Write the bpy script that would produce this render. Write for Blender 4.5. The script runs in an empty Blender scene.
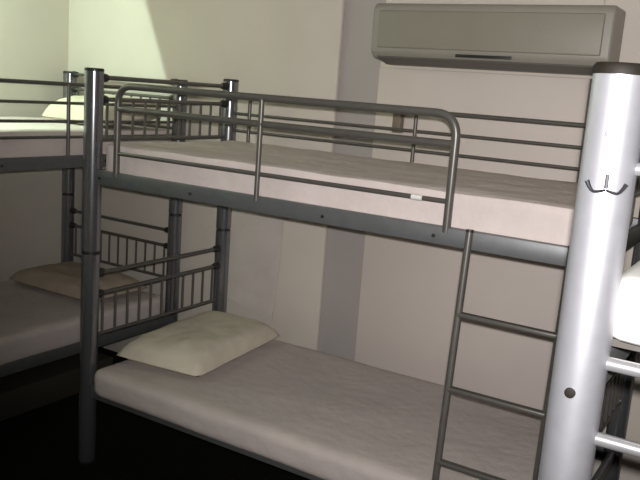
import bpy, bmesh, math, random
from mathutils import Vector, Matrix, noise
random.seed(4)
S = bpy.context.scene
COL = S.collection

# ------------------------------------------------------------------ camera
yaw, pitch, roll, FPX = 0.5411, 0.1877, 0.0751, 787.65
fw = Vector((-math.sin(yaw)*math.cos(pitch), math.cos(yaw)*math.cos(pitch), -math.sin(pitch)))
rt0 = Vector((math.cos(yaw), math.sin(yaw), 0)); up0 = rt0.cross(fw)
rt = rt0*math.cos(roll) + up0*math.sin(roll)
up = up0*math.cos(roll) - rt0*math.sin(roll)
CAM = Vector((2.521, -2.3097, 1.7105))
cd = bpy.data.cameras.new('camera'); cd.sensor_width = 36; cd.lens = FPX*36/640
cd.clip_start = 0.02; cd.clip_end = 50
co = bpy.data.objects.new('camera', cd); COL.objects.link(co)
M = Matrix((rt, up, -fw)).transposed().to_4x4(); M.translation = CAM
co.matrix_world = M
S.camera = co

# ------------------------------------------------------------------ world, lights, exposure
w = bpy.data.worlds.new('world'); S.world = w; w.use_nodes = True
w.node_tree.nodes['Background'].inputs['Color'].default_value = (0.9, 0.95, 1, 1)
w.node_tree.nodes['Background'].inputs['Strength'].default_value = 0.0
S.view_settings.view_transform = 'Standard'; S.view_settings.look = 'None'
S.view_settings.exposure = 0.0; S.view_settings.gamma = 1.0; S.view_settings.use_curve_mapping = False

def spot(name, loc, target, power, col, size, blend, rad):
    l = bpy.data.lights.new(name, 'SPOT'); l.energy = power; l.color = col
    l.spot_size = math.radians(size); l.spot_blend = blend; l.shadow_soft_size = rad
    o = bpy.data.objects.new(name, l); COL.objects.link(o); o.location = loc
    o.rotation_euler = (Vector(target)-Vector(loc)).to_track_quat('-Z', 'Y').to_euler()
    return o
# the camera's own flash, a few centimetres above the lens
spot('camera_flash', CAM + rt*0.008 + up*0.035, (1.20, 0.95, 1.55), 265, (1.0, 0.96, 0.95), 82, 0.95, 0.012)
# the lamp over the far bed: its cone edge makes the slanting line on the back wall
LP = Vector((-0.84, -0.5, 2.42))
E1, E2 = Vector((-0.79, 1.10, 2.138))-LP, Vector((-0.608, 1.10, 1.714))-LP
n = E1.cross(E2).normalized()
if n.x > 0: n = -n
half = math.radians(84)
m = (E1.normalized()+E2.normalized()).normalized()
axis = n*math.sin(half) + m*math.cos(half)
spot('bed_lamp', LP, LP+axis, 82, (0.77, 1.0, 0.81), 168, 0.015, 0.02)

# ------------------------------------------------------------------ materials
def mat(name, col, rough=0.6, metal=0.0, var=0.06, scale=12.0, bump=0.0, bscale=60.0, col2=None, spec=0.5):
    m = bpy.data.materials.new(name); m.use_nodes = True
    nt = m.node_tree; b = nt.nodes['Principled BSDF']
    b.inputs['Roughness'].default_value = rough; b.inputs['Metallic'].default_value = metal
    b.inputs['Specular IOR Level'].default_value = spec
    tc = nt.nodes.new('ShaderNodeTexCoord')
    nz = nt.nodes.new('ShaderNodeTexNoise'); nz.inputs['Scale'].default_value = scale; nz.inputs['Detail'].default_value = 5
    nt.links.new(tc.outputs['Object'], nz.inputs['Vector'])
    mx = nt.nodes.new('ShaderNodeMix'); mx.data_type = 'RGBA'
    c2 = col2 or tuple(c*(1-var*2) for c in col)
    mx.inputs['A'].default_value = (*c2, 1); mx.inputs['B'].default_value = (*col, 1)
    rp = nt.nodes.new('ShaderNodeMapRange'); rp.inputs['From Min'].default_value = 0.3; rp.inputs['From Max'].default_value = 0.7
    nt.links.new(nz.outputs['Fac'], rp.inputs['Value']); nt.links.new(rp.outputs['Result'], mx.inputs['Factor'])
    nt.links.new(mx.outputs['Result'], b.inputs['Base Color'])
    if bump:
        n2 = nt.nodes.new('ShaderNodeTexNoise'); n2.inputs['Scale'].default_value = bscale; n2.inputs['Detail'].default_value = 4
        nt.links.new(tc.outputs['Object'], n2.inputs['Vector'])
        bp = nt.nodes.new('ShaderNodeBump'); bp.inputs['Strength'].default_value = bump; bp.inputs['Distance'].default_value = 0.01
        nt.links.new(n2.outputs['Fac'], bp.inputs['Height']); nt.links.new(bp.outputs['Normal'], b.inputs['Normal'])
    return m
WALL = mat('wall_paint', (0.66, 0.60, 0.53), 0.75, var=0.03, scale=3, bump=0.08, bscale=90)
STRIP = mat('grey_trim_paint', (0.42, 0.385, 0.37), 0.6, var=0.03, scale=4)
PANEL = mat('panel_paint', (0.68, 0.605, 0.555), 0.6, var=0.03, scale=3)
CEIL = mat('ceiling_paint', (0.6, 0.58, 0.52), 0.8)
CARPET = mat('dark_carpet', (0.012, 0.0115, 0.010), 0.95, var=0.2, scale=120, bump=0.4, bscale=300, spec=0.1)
METAL = mat('silver_paint', (0.27, 0.275, 0.295), 0.21, metal=0.78, var=0.05, scale=40)
BEAM = mat('grey_beam_paint', (0.145, 0.153, 0.156), 0.45, metal=0.35, var=0.06, scale=30)
TUBE = mat('grey_tube_paint', (0.14, 0.131, 0.12), 0.36, metal=0.4, var=0.06, scale=40)
BRIGHT = mat('bright_silver_tube', (0.40, 0.40, 0.41), 0.3, metal=0.65, var=0.04, scale=40)
BLACK = mat('black_plastic', (0.02, 0.02, 0.02), 0.45)
BROWN = mat('brown_cap_plastic', (0.012, 0.009, 0.006), 0.65, var=0.2, scale=60, spec=0.25)
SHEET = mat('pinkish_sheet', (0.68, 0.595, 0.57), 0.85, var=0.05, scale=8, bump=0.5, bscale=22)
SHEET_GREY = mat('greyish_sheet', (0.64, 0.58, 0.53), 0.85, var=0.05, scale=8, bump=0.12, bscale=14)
SHEET_L = mat('darker_sheet', (0.58, 0.51, 0.485), 0.85, var=0.05, scale=8, bump=0.5, bscale=22)  # same tone as SHEET but darker, for both lower bunks
NEAR = mat('bright_silver_paint', (0.385, 0.39, 0.42), 0.41, metal=0.62, var=0.04, scale=40)
SHEET_W = mat('white_sheet', (0.8, 0.79, 0.77), 0.85, var=0.03, scale=8, bump=0.2, bscale=14)
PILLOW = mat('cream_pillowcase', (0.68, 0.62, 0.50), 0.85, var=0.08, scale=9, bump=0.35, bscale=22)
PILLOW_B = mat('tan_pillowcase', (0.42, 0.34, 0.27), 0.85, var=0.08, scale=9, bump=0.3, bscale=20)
ACW = mat('ac_plastic', (0.31, 0.29, 0.25), 0.45, var=0.03, scale=5)
ACP = mat('ac_front_plastic', (0.272, 0.25, 0.205), 0.45, var=0.03, scale=5)
ACG = mat('ac_shadow_plastic', (0.11, 0.10, 0.085), 0.5)  # louver colour darkened to hold the shadow line under the unit
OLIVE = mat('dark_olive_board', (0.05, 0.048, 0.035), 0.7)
WHITE = mat('white_tape', (0.8, 0.78, 0.75), 0.6)
HOOK = mat('dark_wire', (0.025, 0.025, 0.03), 0.4, metal=0.5)
SWITCH = mat('brown_switch_plastic', (0.21, 0.165, 0.125), 0.5)

# ------------------------------------------------------------------ mesh helpers
def finish(name, bm, material, parent=None, smooth=True):
    bmesh.ops.recalc_face_normals(bm, faces=bm.faces)
    me = bpy.data.meshes.new(name); bm.to_mesh(me); bm.free()
    me.materials.append(material)
    if smooth:
        for p in me.polygons: p.use_smooth = True
        try: me.set_sharp_from_angle(angle=math.radians(40))
        except Exception: pass
    o = bpy.data.objects.new(name, me); COL.objects.link(o)
    if parent: o.parent = parent
    return o
def tag(o, label, cat, group=None):
    o['label'] = label; o['category'] = cat
    if group: o['group'] = group
    return o
def struct(o): o['kind'] = 'structure'; return o
def root(name, loc, label, cat, group=None):
    o = bpy.data.objects.new(name, None); COL.objects.link(o); o.location = loc; o.empty_display_size = 0.1
    return tag(o, label, cat, group)
def box(bm, a, b, bev=0.0, seg=2):
    a, b = Vector(a), Vector(b)
    r = bmesh.ops.create_cube(bm, size=1)
    c, s = (a+b)/2, b-a
    vs = r['verts']
    for v in vs: v.co = Vector((v.co.x*abs(s.x), v.co.y*abs(s.y), v.co.z*abs(s.z))) + c
    if bev:
        es = {e for v in vs for e in v.link_edges}
        bmesh.ops.bevel(bm, geom=list(es), offset=bev, segments=seg, affect='EDGES', profile=0.5)
def sweep(bm, pts, r, n=12, cap=True):
    pts = [Vector(p) for p in pts]; rings = []; u = None
    for i, p in enumerate(pts):
        d = (pts[min(i+1, len(pts)-1)]-pts[max(i-1, 0)]).normalized()
        if u is None:
            u = d.orthogonal().normalized()
        else:
            u = (u - d*u.dot(d)).normalized()
        v = d.cross(u)
        rr = r[i] if isinstance(r, (list, tuple)) else r
        rings.append([bm.verts.new(p+(u*math.cos(2*math.pi*k/n)+v*math.sin(2*math.pi*k/n))*rr) for k in range(n)])
    for a, b in zip(rings, rings[1:]):
        for k in range(n): bm.faces.new((a[k], a[(k+1) % n], b[(k+1) % n], b[k]))
    if cap:
        bm.faces.new(list(reversed(rings[0]))); bm.faces.new(rings[-1])
def bend(pts, rad, seg=7):
    """polyline with rounded corners"""
    pts = [Vector(p) for p in pts]; out = [pts[0]]
    for i in range(1, len(pts)-1):
        a, b, c = pts[i-1], pts[i], pts[i+1]
        d1, d2 = (a-b).normalized(), (c-b).normalized()
        s, e = b+d1*rad, b+d2*rad
        for k in range(seg+1):
            t = k/seg
            out.append(s*(1-t)**2 + b*2*t*(1-t) + e*t*t)
    out.append(pts[-1]); return out
def soft_block(name, a, b, r, material, amp=0.004, crown=0.01, freq=3.0, seed=0.0, parent=None):
    """mattress: box with rounded edges, a slight crown and soft wrinkles"""
    a, b = Vector(a), Vector(b); c = (a+b)/2; h = (b-a)/2
    bm = bmesh.new(); nx, ny, nz = 60, 30, 8
    bmesh.ops.create_cube(bm, size=2)
    bmesh.ops.subdivide_edges(bm, edges=[e for e in bm.edges if abs(e.verts[0].co.x-e.verts[1].co.x) > 1], cuts=nx if h.x > h.y else ny, use_grid_fill=True)
    bmesh.ops.subdivide_edges(bm, edges=[e for e in bm.edges if abs(e.verts[0].co.y-e.verts[1].co.y) > 1], cuts=ny if h.x > h.y else nx, use_grid_fill=True)
    bmesh.ops.subdivide_edges(bm, edges=[e for e in bm.edges if abs(e.verts[0].co.z-e.verts[1].co.z) > 1], cuts=nz, use_grid_fill=True)
    rc = r*1.6
    for v in bm.verts:
        q = Vector((v.co.x*h.x, v.co.y*h.y, v.co.z*h.z))
        # plan rounding
        ix = max(-(h.x-rc), min(h.x-rc, q.x)); iy = max(-(h.y-rc), min(h.y-rc, q.y))
        dx, dy = q.x-ix, q.y-iy
        m_ = max(abs(dx), abs(dy)); l_ = math.hypot(dx, dy)
        if l_ > 1e-6: dx, dy = dx*m_/l_, dy*m_/l_
        q.x, q.y = ix+dx, iy+dy
        # section rounding
        edge = max(abs(v.co.x*h.x)-(h.x-r), abs(v.co.y*h.y)-(h.y-r), 0)
        iz = max(-(h.z-r), min(h.z-r, q.z)); dz = q.z-iz
        mm = max(edge, abs(dz)); ll = math.hypot(edge, dz)
        if ll > 1e-6 and edge > 0:
            k = mm/ll; q.z = iz+dz*k
            shrink = edge-edge*k
            if l_ > 1e-6: q.x -= dx/max(m_, 1e-6)*shrink; q.y -= dy/max(m_, 1e-6)*shrink
        t = (1-v.co.x**2)*(1-v.co.y**2)
        if v.co.z > 0: q.z += crown*min(1, t*2)*v.co.z
        nn = noise.noise_vector(Vector((q.x*freq+seed, q.y*freq*1.7, q.z*freq+seed)))
        q += nn*amp
        v.co = q
    # origin at the base
    for v in bm.verts: v.co.z += h.z
    o = finish(name, bm, material, parent); o.location = (c.x, c.y, a.z)
    return o
def pillow(name, loc, lx, ly, th, rz, material, tilt=(0, 0), seed=0.0):
    bm = bmesh.new(); N = 28; g = {}
    for s in (1, -1):
        for i in range(N+1):
            for j in range(N+1):
                u, v = -1+2*i/N, -1+2*j/N
                e = max(abs(u), abs(v))
                if e >= 1 and s == -1: g[(s, i, j)] = g[(1, i, j)]; continue
                px = u*(1-0.05*(1-v*v)-0.06*u*u*v*v)*lx/2*(1+0.02*noise.noise(Vector((v*2, seed, 1)))); py = v*(1-0.05*(1-u*u)-0.06*u*u*v*v)*ly/2
                z = th/2*((1-u**4)*(1-v**4))**0.45*(0.92+0.18*noise.noise(Vector((u*1.3+seed, v*1.7, s))))
                z += 0.006*noise.noise(Vector((u*6+seed, v*6, s*3)))*(1-e**6)
                if s == -1: z *= 0.3
                g[(s, i, j)] = bm.verts.new((px, py, s*z))
    for s in (1, -1):
        for i in range(N):
            for j in range(N):
                f = (g[(s, i, j)], g[(s, i+1, j)], g[(s, i+1, j+1)], g[(s, i, j+1)])
                try: bm.faces.new(f)
                except ValueError: pass
    zmin = min(v.co.z for v in bm.verts)
    for v in bm.verts: v.co.z -= zmin
    o = finish(name, bm, material); o.location = loc; o.rotation_euler = (tilt[0], tilt[1], rz)
    return o

# ------------------------------------------------------------------ room shell
XL, XR, YB, YF, ZC = -1.432, 4.0, 1.10, -3.4, 2.5
def slab(name, a, b, m):
    bm = bmesh.new(); box(bm, a, b); return struct(finish(name, bm, m, smooth=False))
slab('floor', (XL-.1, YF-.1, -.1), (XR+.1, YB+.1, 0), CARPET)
slab('ceiling', (XL-.1, YF-.1, ZC), (XR+.1, YB+.1, ZC+.1), CEIL)
slab('wall_left', (XL-.1, YF, 0), (XL, YB, ZC), WALL)
slab('wall_right', (XR, YF, 0), (XR+.1, YB, ZC), WALL)
slab('wall_front', (XL-.1, YF-.1, 0), (XR+.1, YF, ZC), WALL)
slab('wall_back', (XL-.1, YB+.03, 0), (XR+.1, YB+.13, ZC), STRIP)
# plastered faces either side of the recessed grey strip
bm = bmesh.new(); box(bm, (XL-.03, YB, 0), (0.50, YB+.03, ZC), 0.008); struct(finish('trim_1', bm, WALL))
bm = bmesh.new(); box(bm, (0.735, YB-.012, 0), (1.716, YB+.03, 1.838), 0.005); struct(finish('trim_2', bm, PANEL))
bm = bmesh.new(); box(bm, (0.735, YB, 1.838), (1.73, YB+.03, ZC)); struct(finish('trim_3', bm, WALL))
bm = bmesh.new(); box(bm, (1.728, YB, 0), (XR, YB+.03, ZC)); struct(finish('trim_4', bm, WALL))

# ------------------------------------------------------------------ bunk beds
PR = 0.039
def bunk(rt_obj, T, L, W, H, guard=True, ladder=True, rear_guard=True, rear_up=(0.13, 1.04), rails_y=None, near_end='headboard', tube=None, cap=None, upper_only=False, beam_mat=None):
    """T maps bed coordinates (x along, y across from the front, z up) to offsets from the root"""
    tube = tube or TUBE; beam_mat = beam_mat or BEAM
    def P(x, y, z): return Vector(T(x, y, z))
    def tb(name, pts, r, m, parent=rt_obj, n=10):
        b = bmesh.new(); sweep(b, [P(*p) for p in pts], r, n); return finish(name, b, m, parent)
    def bx(name, a, c, m, parent=rt_obj, bev=0.003):
        b = bmesh.new(); p, q = P(*a), P(*c)
        box(b, [min(p[i], q[i]) for i in range(3)], [max(p[i], q[i]) for i in range(3)], bev); return finish(name, b, m, parent)
    for (x, y) in ((0, 0), (0, W), (L, 0), (L, W)):
        b = bmesh.new()
        sweep(b, [P(x, y, 0.012), P(x, y, 0.955)], PR-0.0005, 32)
        sweep(b, [P(x, y, 0.97), P(x, y, H-0.012)], PR, 32)
        post = finish('post', b, METAL, rt_obj)
        tb('joint_ring', [(x, y, 0.953), (x, y, 0.972)], PR-0.003, BLACK, post, 28)
        tb('foot_cap', [(x, y, 0), (x, y, 0.013)], PR-0.003, BLACK, post, 28)
        b = bmesh.new()
        sweep(b, [P(x, y, H-0.013), P(x, y, H-0.004), P(x, y, H)], [PR+0.0005, PR+0.0005, PR-0.004], 32)
        finish('end_cap', b, cap or BLACK, post)
    # side beams (upper) and side rails (lower)
    for y, s in ((0, -1), (W, 1)):
        o = bx('side_beam', (PR*0.8, y-0.015 if s < 0 else y-0.013, 1.259), (L-PR*0.8, y+0.013 if s < 0 else y+0.015, 1.317), beam_mat)
        if s < 0:
            for xb in (0.02+PR, 0.55, 1.145, 1.56):
                tb('bolt', [(xb, y-0.019, 1.285), (xb, y-0.013, 1.285)], 0.006, BLACK, o, 12)
        bx('side_rail', (PR*0.8, y-0.015, 0.315), (L-PR*0.8, y+0.015, 0.375), beam_mat)
    # slatted bases
    for z in (0.345, 1.272):
        b = bmesh.new()
        for k in range(13):
            x = 0.12+k*(L-0.24)/12; p, q = P(x-0.03, 0.014, z), P(x+0.03, W-0.014, z+0.012)
            box(b, [min(p[i], q[i]) for i in range(3)], [max(p[i], q[i]) for i in range(3)])
        finish('slat_base', b, TUBE, rt_obj)
    # end frames
    for x, kind in ((0, near_end), (L, 'headboard')):
        inw = 1 if x == 0 else -1
        bx('end_beam', (x-0.012, PR*0.8, 1.259), (x+0.012, W-PR*0.8, 1.317), beam_mat)
        bx('end_rail', (x-0.012, PR*0.8, 0.315), (x+0.012, W-PR*0.8, 0.375), beam_mat)
        if kind == 'plain': continue
        for z1, z2, z3 in ((1.694, 1.606, 1.442), (0.862, 0.770, 0.585)):
            b = bmesh.new()
            sweep(b, [P(x, PR*0.9, z1), P(x, W-PR*0.9, z1)], 0.0095, 12)
            sweep(b, [P(x, PR*0.9, z2), P(x, W-PR*0.9, z2)], 0.0095, 12)
            sweep(b, [P(x, PR*0.9, z3), P(x, W-PR*0.9, z3)], 0.0085, 12)
            hb = finish('headboard', b, tube, rt_obj)
            nb = 11
            for k in range(nb):
                y = PR+0.035+k*(W-2*PR-0.07)/(nb-1)
                tb('baluster', [(x, y, z3), (x, y, z2)], 0.0062, tube, hb, 8)
            for z in (z1, z2):
                for y, s in ((PR, 1), (W-PR, -1)):
                    b = bmesh.new(); sweep(b, [P(x, y-s*0.008, z), P(x, y+s*0.006, z), P(x, y+s*0.028, z), P(x, y+s*0.036, z)], [0.019, 0.019, 0.016, 0.010], 14)
                    finish('rail_socket', b, BLACK, hb)
    if rear_guard:
        b = bmesh.new()
        yr = W if rails_y is None else rails_y
        for z, r in ((1.650, 0.010), (1.563, 0.0075), (1.478, 0.0075)) + (((1.405, 0.0075),) if rails_y is not None else ()):
            sweep(b, [P(PR*0.8, yr, z), P(L-PR*0.8, yr, z)], r, 12)
        g = finish('rear_guard_rail', b, tube, rt_obj)
        for x in rear_up:
            tb('upright', [(x, yr-0.004, 1.30), (x, yr-0.004, 1.65)], 0.009, tube, g)
    if guard:
        y = -0.006
        b = bmesh.new()
        sweep(b, bend([P(0.145, y, 1.300), P(0.145, y, 1.668), P(1.597, y, 1.668), P(1.597, y, 1.300)], 0.075, 9), 0.0135, 14)
        g = finish('guard_rail', b, tube, rt_obj)
        tb('crossbar', [(0.145, y, 1.576), (1.597, y, 1.576)], 0.0125, tube, g)
        tb('crossbar', [(0.145, y, 1.397), (1.597, y, 1.397)], 0.0082, tube, g)
        tb('upright', [(0.857, y-0.004, 1.300), (0.857, y-0.004, 1.666)], 0.0095, tube, g)
        if ladder:
            t = tb('tape', [(1.468, y, 1.397), (1.506, y, 1.397)], 0.0098, WHITE, g); t['label'] = 'white tape wrapped round the lower bar'
    if ladder:
        def ly(z): return -0.032-0.10*(1.31-z)/1.31
        b = bmesh.new()
        for x in (1.684, 1.995):
            sweep(b, [P(x, ly(1.318), 1.318), P(x, ly(0.02), 0.02)], 0.0115, 12)
        ld = finish('ladder', b, tube, rt_obj)
        for z in (1.06, 0.822, 0.582, 0.342, 0.102):
            # flat-topped tread tube
            b = bmesh.new(); p, q = P(1.684, ly(z)-0.013, z-0.0075), P(1.995, ly(z)+0.013, z+0.0075)
            box(b, [min(p[i], q[i]) for i in range(3)], [max(p[i], q[i]) for i in range(3)], 0.005, 3)
            finish('rung', b, tube, ld)
        for x in (1.684, 1.995):
            tb('end_cap', [(x, ly(1.317), 1.317), (x, ly(1.325), 1.325)], 0.0125, BLACK, ld)
            tb('foot_cap', [(x, ly(0), 0), (x, ly(0.02), 0.022)], 0.0135, BLACK, ld)

# bed in the middle of the picture
A = root('bunk_bed', (0, 0, 0), 'grey metal bunk bed in the middle with a ladder near its right end', 'bunk bed')
bunk(A, lambda x, y, z: (x, y, z), 2.05, 0.9, 1.731)
# far bed in the corner, at right angles to it
B = root('bunk_bed', (-0.45, 1.03, 0), 'grey metal bunk bed in the far left corner under the greenish light', 'bunk bed')
bunk(B, lambda x, y, z: (-y, -x, z), 2.05, 0.885, 1.71, guard=False, ladder=False, rails_y=0.0, rear_up=(0.775, 1.45))
# near bed at the right edge
CX, CY = 2.283, -1.125
Cb = root('bunk_bed', (CX, CY, 0), 'bunk bed at the right edge whose thick silver post stands close to the viewer', 'bunk bed')
def near_bed():
    r0 = Cb; L, W, H = 2.05, 0.9, 1.778
    for (x, y) in ((0, 0), (W, 0), (0, L), (W, L)):
        b = bmesh.new(); sweep(b, [(x, y, 0.012), (x, y, H-0.016)], PR, 48); post = finish('post', b, NEAR, r0)
        b = bmesh.new(); sweep(b, [(x, y, H-0.016), (x, y, H-0.005), (x, y, H)], [PR+0.0008, PR+0.0008, PR-0.003], 48)
        finish('end_cap', b, BROWN, post)['label'] = 'dark brown end cap'
        b = bmesh.new(); sweep(b, [(x, y, 0), (x, y, 0.013)], PR-0.003, 28); finish('foot_cap', b, BLACK, post)
        if y == 0 and x == 0:
            dv = (Vector((CAM.x, CAM.y, 0))-Vector((CX, CY, 0))).normalized()
            side = Vector((-dv.y, dv.x, 0))
            for z, rr, off in ((1.300, 0.008, -0.009), (1.681, 0.005, -0.006)):
                d = (dv*math.sqrt(1-(off/PR)**2)+side*(off/PR)).normalized()
                b = bmesh.new(); sweep(b, [d*(PR-0.002)+Vector((0, 0, z)), d*(PR+0.003)+Vector((0, 0, z)), d*(PR+0.004)+Vector((0, 0, z))], [rr, rr, rr*0.6], 14)
                finish('bolt', b, BROWN if rr > 0.006 else NEAR, post)
    for y in (0, L):
        for z, rr in ((1.345, 0.0105), (1.226, 0.0105), (1.634, 0.0095), (0.345, 0.0105)):
            b = bmesh.new(); sweep(b, [(PR*0.9, y, z), (W-PR*0.9, y, z)], rr, 16)
            finish('end_rail', b, BRIGHT, r0)
    for x in (0, W):
        b = bmesh.new(); box(b, (x-0.014, PR*0.8, 1.259), (x+0.014, L-PR*0.8, 1.317), 0.003); finish('side_beam', b, BEAM, r0)
        b = bmesh.new(); box(b, (x-0.014, PR*0.8, 0.315), (x+0.014, L-PR*0.8, 0.375), 0.003); finish('side_rail', b, BEAM, r0)
    for z in (0.345, 1.347):
        b = bmesh.new()
        for k in range(13):
            y = 0.12+k*(L-0.24)/12; box(b, (0.014, y-0.03, z), (W-0.014, y+0.03, z+0.012))
        finish('slat_base', b, TUBE, r0)
near_bed()

# ------------------------------------------------------------------ mattresses and pillows
tag(soft_block('mattress', (0.045, 0.016, 1.285), (2.0, 0.872, 1.430), 0.017, SHEET, 0.006, 0.002, freq=5.0, seed=1),
    'sheeted mattress on the top bunk of the middle bed behind the guard rail', 'mattress')
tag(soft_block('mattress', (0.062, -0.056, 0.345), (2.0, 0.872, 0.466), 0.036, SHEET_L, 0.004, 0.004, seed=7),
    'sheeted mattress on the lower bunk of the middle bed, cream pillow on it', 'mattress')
tag(soft_block('mattress', (-1.325, -0.97, 1.285), (-0.466, 0.985, 1.435), 0.02, SHEET, 0.004, 0.004, seed=3),
    'mattress on the top bunk of the far left bed, brightly lit from above', 'mattress')
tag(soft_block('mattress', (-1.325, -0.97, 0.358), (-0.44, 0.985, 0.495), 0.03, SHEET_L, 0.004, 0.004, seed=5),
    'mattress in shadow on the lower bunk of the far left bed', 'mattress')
tag(soft_block('mattress', (CX+0.006, CY+0.044, 1.360), (CX+0.89, CY+2.0, 1.463), 0.032, SHEET_W, 0.003, 0.004, seed=9),
    'bright white mattress at the right edge behind the thick silver post', 'mattress')
tag(pillow('pillow', (0.272, 0.445, 0.472), 0.46, 0.75, 0.20, 0.10, PILLOW, seed=2.0),
    'cream pillow on the lower bunk of the middle bed', 'pillow')
tag(pillow('pillow', (-0.715, 0.73, 1.456), 0.50, 0.46, 0.22, 0.0, PILLOW, (0.10, 0), seed=5.0),
    'bright pillow on the top bunk of the far left bed', 'pillow')
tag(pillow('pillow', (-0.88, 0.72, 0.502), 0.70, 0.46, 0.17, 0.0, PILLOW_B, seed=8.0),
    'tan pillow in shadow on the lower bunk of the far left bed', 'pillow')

# board box under the far bed
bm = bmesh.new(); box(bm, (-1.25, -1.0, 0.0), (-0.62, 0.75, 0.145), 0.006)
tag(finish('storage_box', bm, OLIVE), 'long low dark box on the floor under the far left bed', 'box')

# ------------------------------------------------------------------ air conditioner
def prism_x(bm, prof, x0, x1, bev=0.0):
    a = [bm.verts.new((x0, y, z)) for y, z in prof]; b = [bm.verts.new((x1, y, z)) for y, z in prof]
    k = len(prof)
    for i in range(k): bm.faces.new((a[i], a[(i+1) % k], b[(i+1) % k], b[i]))
    bm.faces.new(a); bm.faces.new(list(reversed(b)))
    if bev:
        bmesh.ops.bevel(bm, geom=[e for e in bm.edges], offset=bev, segments=3, affect='EDGES', profile=0.5)
AX0, AX1 = 0.775, 1.82
ac = root('air_conditioner', ((AX0+AX1)/2, YB, 1.85), 'beige wall air conditioner above the top bunk of the middle bed', 'air conditioner')
def aco(name, bm, m, parent=ac):
    for v in bm.verts: v.co -= Vector(ac.location)
    return finish(name, bm, m, parent)
bm = bmesh.new(); prism_x(bm, [(YB-.0, 2.112), (0.925, 2.112), (0.907, 2.09), (0.907, 1.905), (0.935, 1.872), (YB-.0, 1.848)], AX0, AX1, 0.012); aco('body', bm, ACW)
bm = bmesh.new(); box(bm, (AX0+.035, 0.897, 1.918), (AX1-.035, 0.912, 2.078), 0.006, 3); aco('front_panel', bm, ACP)
bm = bmesh.new(); box(bm, (1.19, 0.899, 1.889), (1.435, 0.909, 1.902), 0.003); o = aco('display_slot', bm, BLACK); o['label'] = 'narrow black display slot'
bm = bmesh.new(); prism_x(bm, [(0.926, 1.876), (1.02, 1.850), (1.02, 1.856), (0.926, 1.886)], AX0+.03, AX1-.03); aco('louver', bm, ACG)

# ------------------------------------------------------------------ small things
bm = bmesh.new(); box(bm, (0.850, YB-.055, 1.540), (0.892, YB-.012, 1.645), 0.004)
sw = finish('wall_switch', bm, SWITCH); tag(sw, 'small brown box on the wall behind the top bunk, under the air conditioner', 'switch')
# double coat hook hung on the near post
dv = (Vector((CAM.x, CAM.y, 0))-Vector((CX, CY, 0))).normalized(); side = Vector((-dv.y, dv.x, 0))
hk = root('coat_hook', (CX, CY, 1.613), 'wire double coat hook fixed on the thick silver post at right', 'hook')
base = dv*(PR+0.002)
bm = bmesh.new()
c = base
sweep(bm, [c+Vector((0, 0, .012)), c+Vector((0, 0, -.008))], 0.003, 8)
finish('stem', bm, METAL, hk)
for s in (-1, 1):
    bm = bmesh.new(); pts = []
    for k in range(9):
        t = k/8; a = s*(0.001+0.0265*t)
        rad = PR+0.004+0.010*t
        z = -0.010 - 0.003*math.sin(t*math.pi*0.8) + 0.062*max(0, t-0.62)**1.6
        ang = a/PR*0.72
        pts.append((dv*math.cos(ang)+side*math.sin(ang))*rad+Vector((0, 0, z)))
    sweep(bm, pts, [0.0019]*6+[0.0024, 0.0029, 0.0034], 8); finish('prong', bm, HOOK, hk)
# pale cloth hanging down the wall behind the lower pillow
bm = bmesh.new(); N, K = 24, 30; lay = []
for off in (0.0, 0.007):
    g = []
    for i in range(N+1):
        row = []
        for k in range(K+1):
            t = k/K; s = i/N
            x = -0.10+0.345*s+0.008*math.sin(t*4)
            zb = 0.560-0.082*s
            z = 1.25+(zb-1.25)*t
            y = 1.076-0.02*t*t+0.003*math.sin(s*8+t*3)*(0.3+t)+off
            if t > 0.93: y -= 0.006 if off == 0 else 0       # thicker hem
            row.append(bm.verts.new((x, y, z)))
        g.append(row)
    lay.append(g)
F, Bk = lay
for i in range(N):
    for k in range(K):
        bm.faces.new((F[i][k], F[i][k+1], F[i+1][k+1], F[i+1][k]))
        bm.faces.new((Bk[i][k], Bk[i+1][k], Bk[i+1][k+1], Bk[i][k+1]))
rim = [(i, 0) for i in range(N)]+[(N, k) for k in range(K)]+[(i, K) for i in range(N, 0, -1)]+[(0, k) for k in range(K, 0, -1)]
for (a, b), (c, d) in zip(rim, rim[1:]+rim[:1]):
    bm.faces.new((F[a][b], F[c][d], Bk[c][d], Bk[a][b]))
tag(finish('hanging_sheet', bm, SHEET_GREY), 'pale sheet hanging against the wall behind the cream pillow', 'sheet')
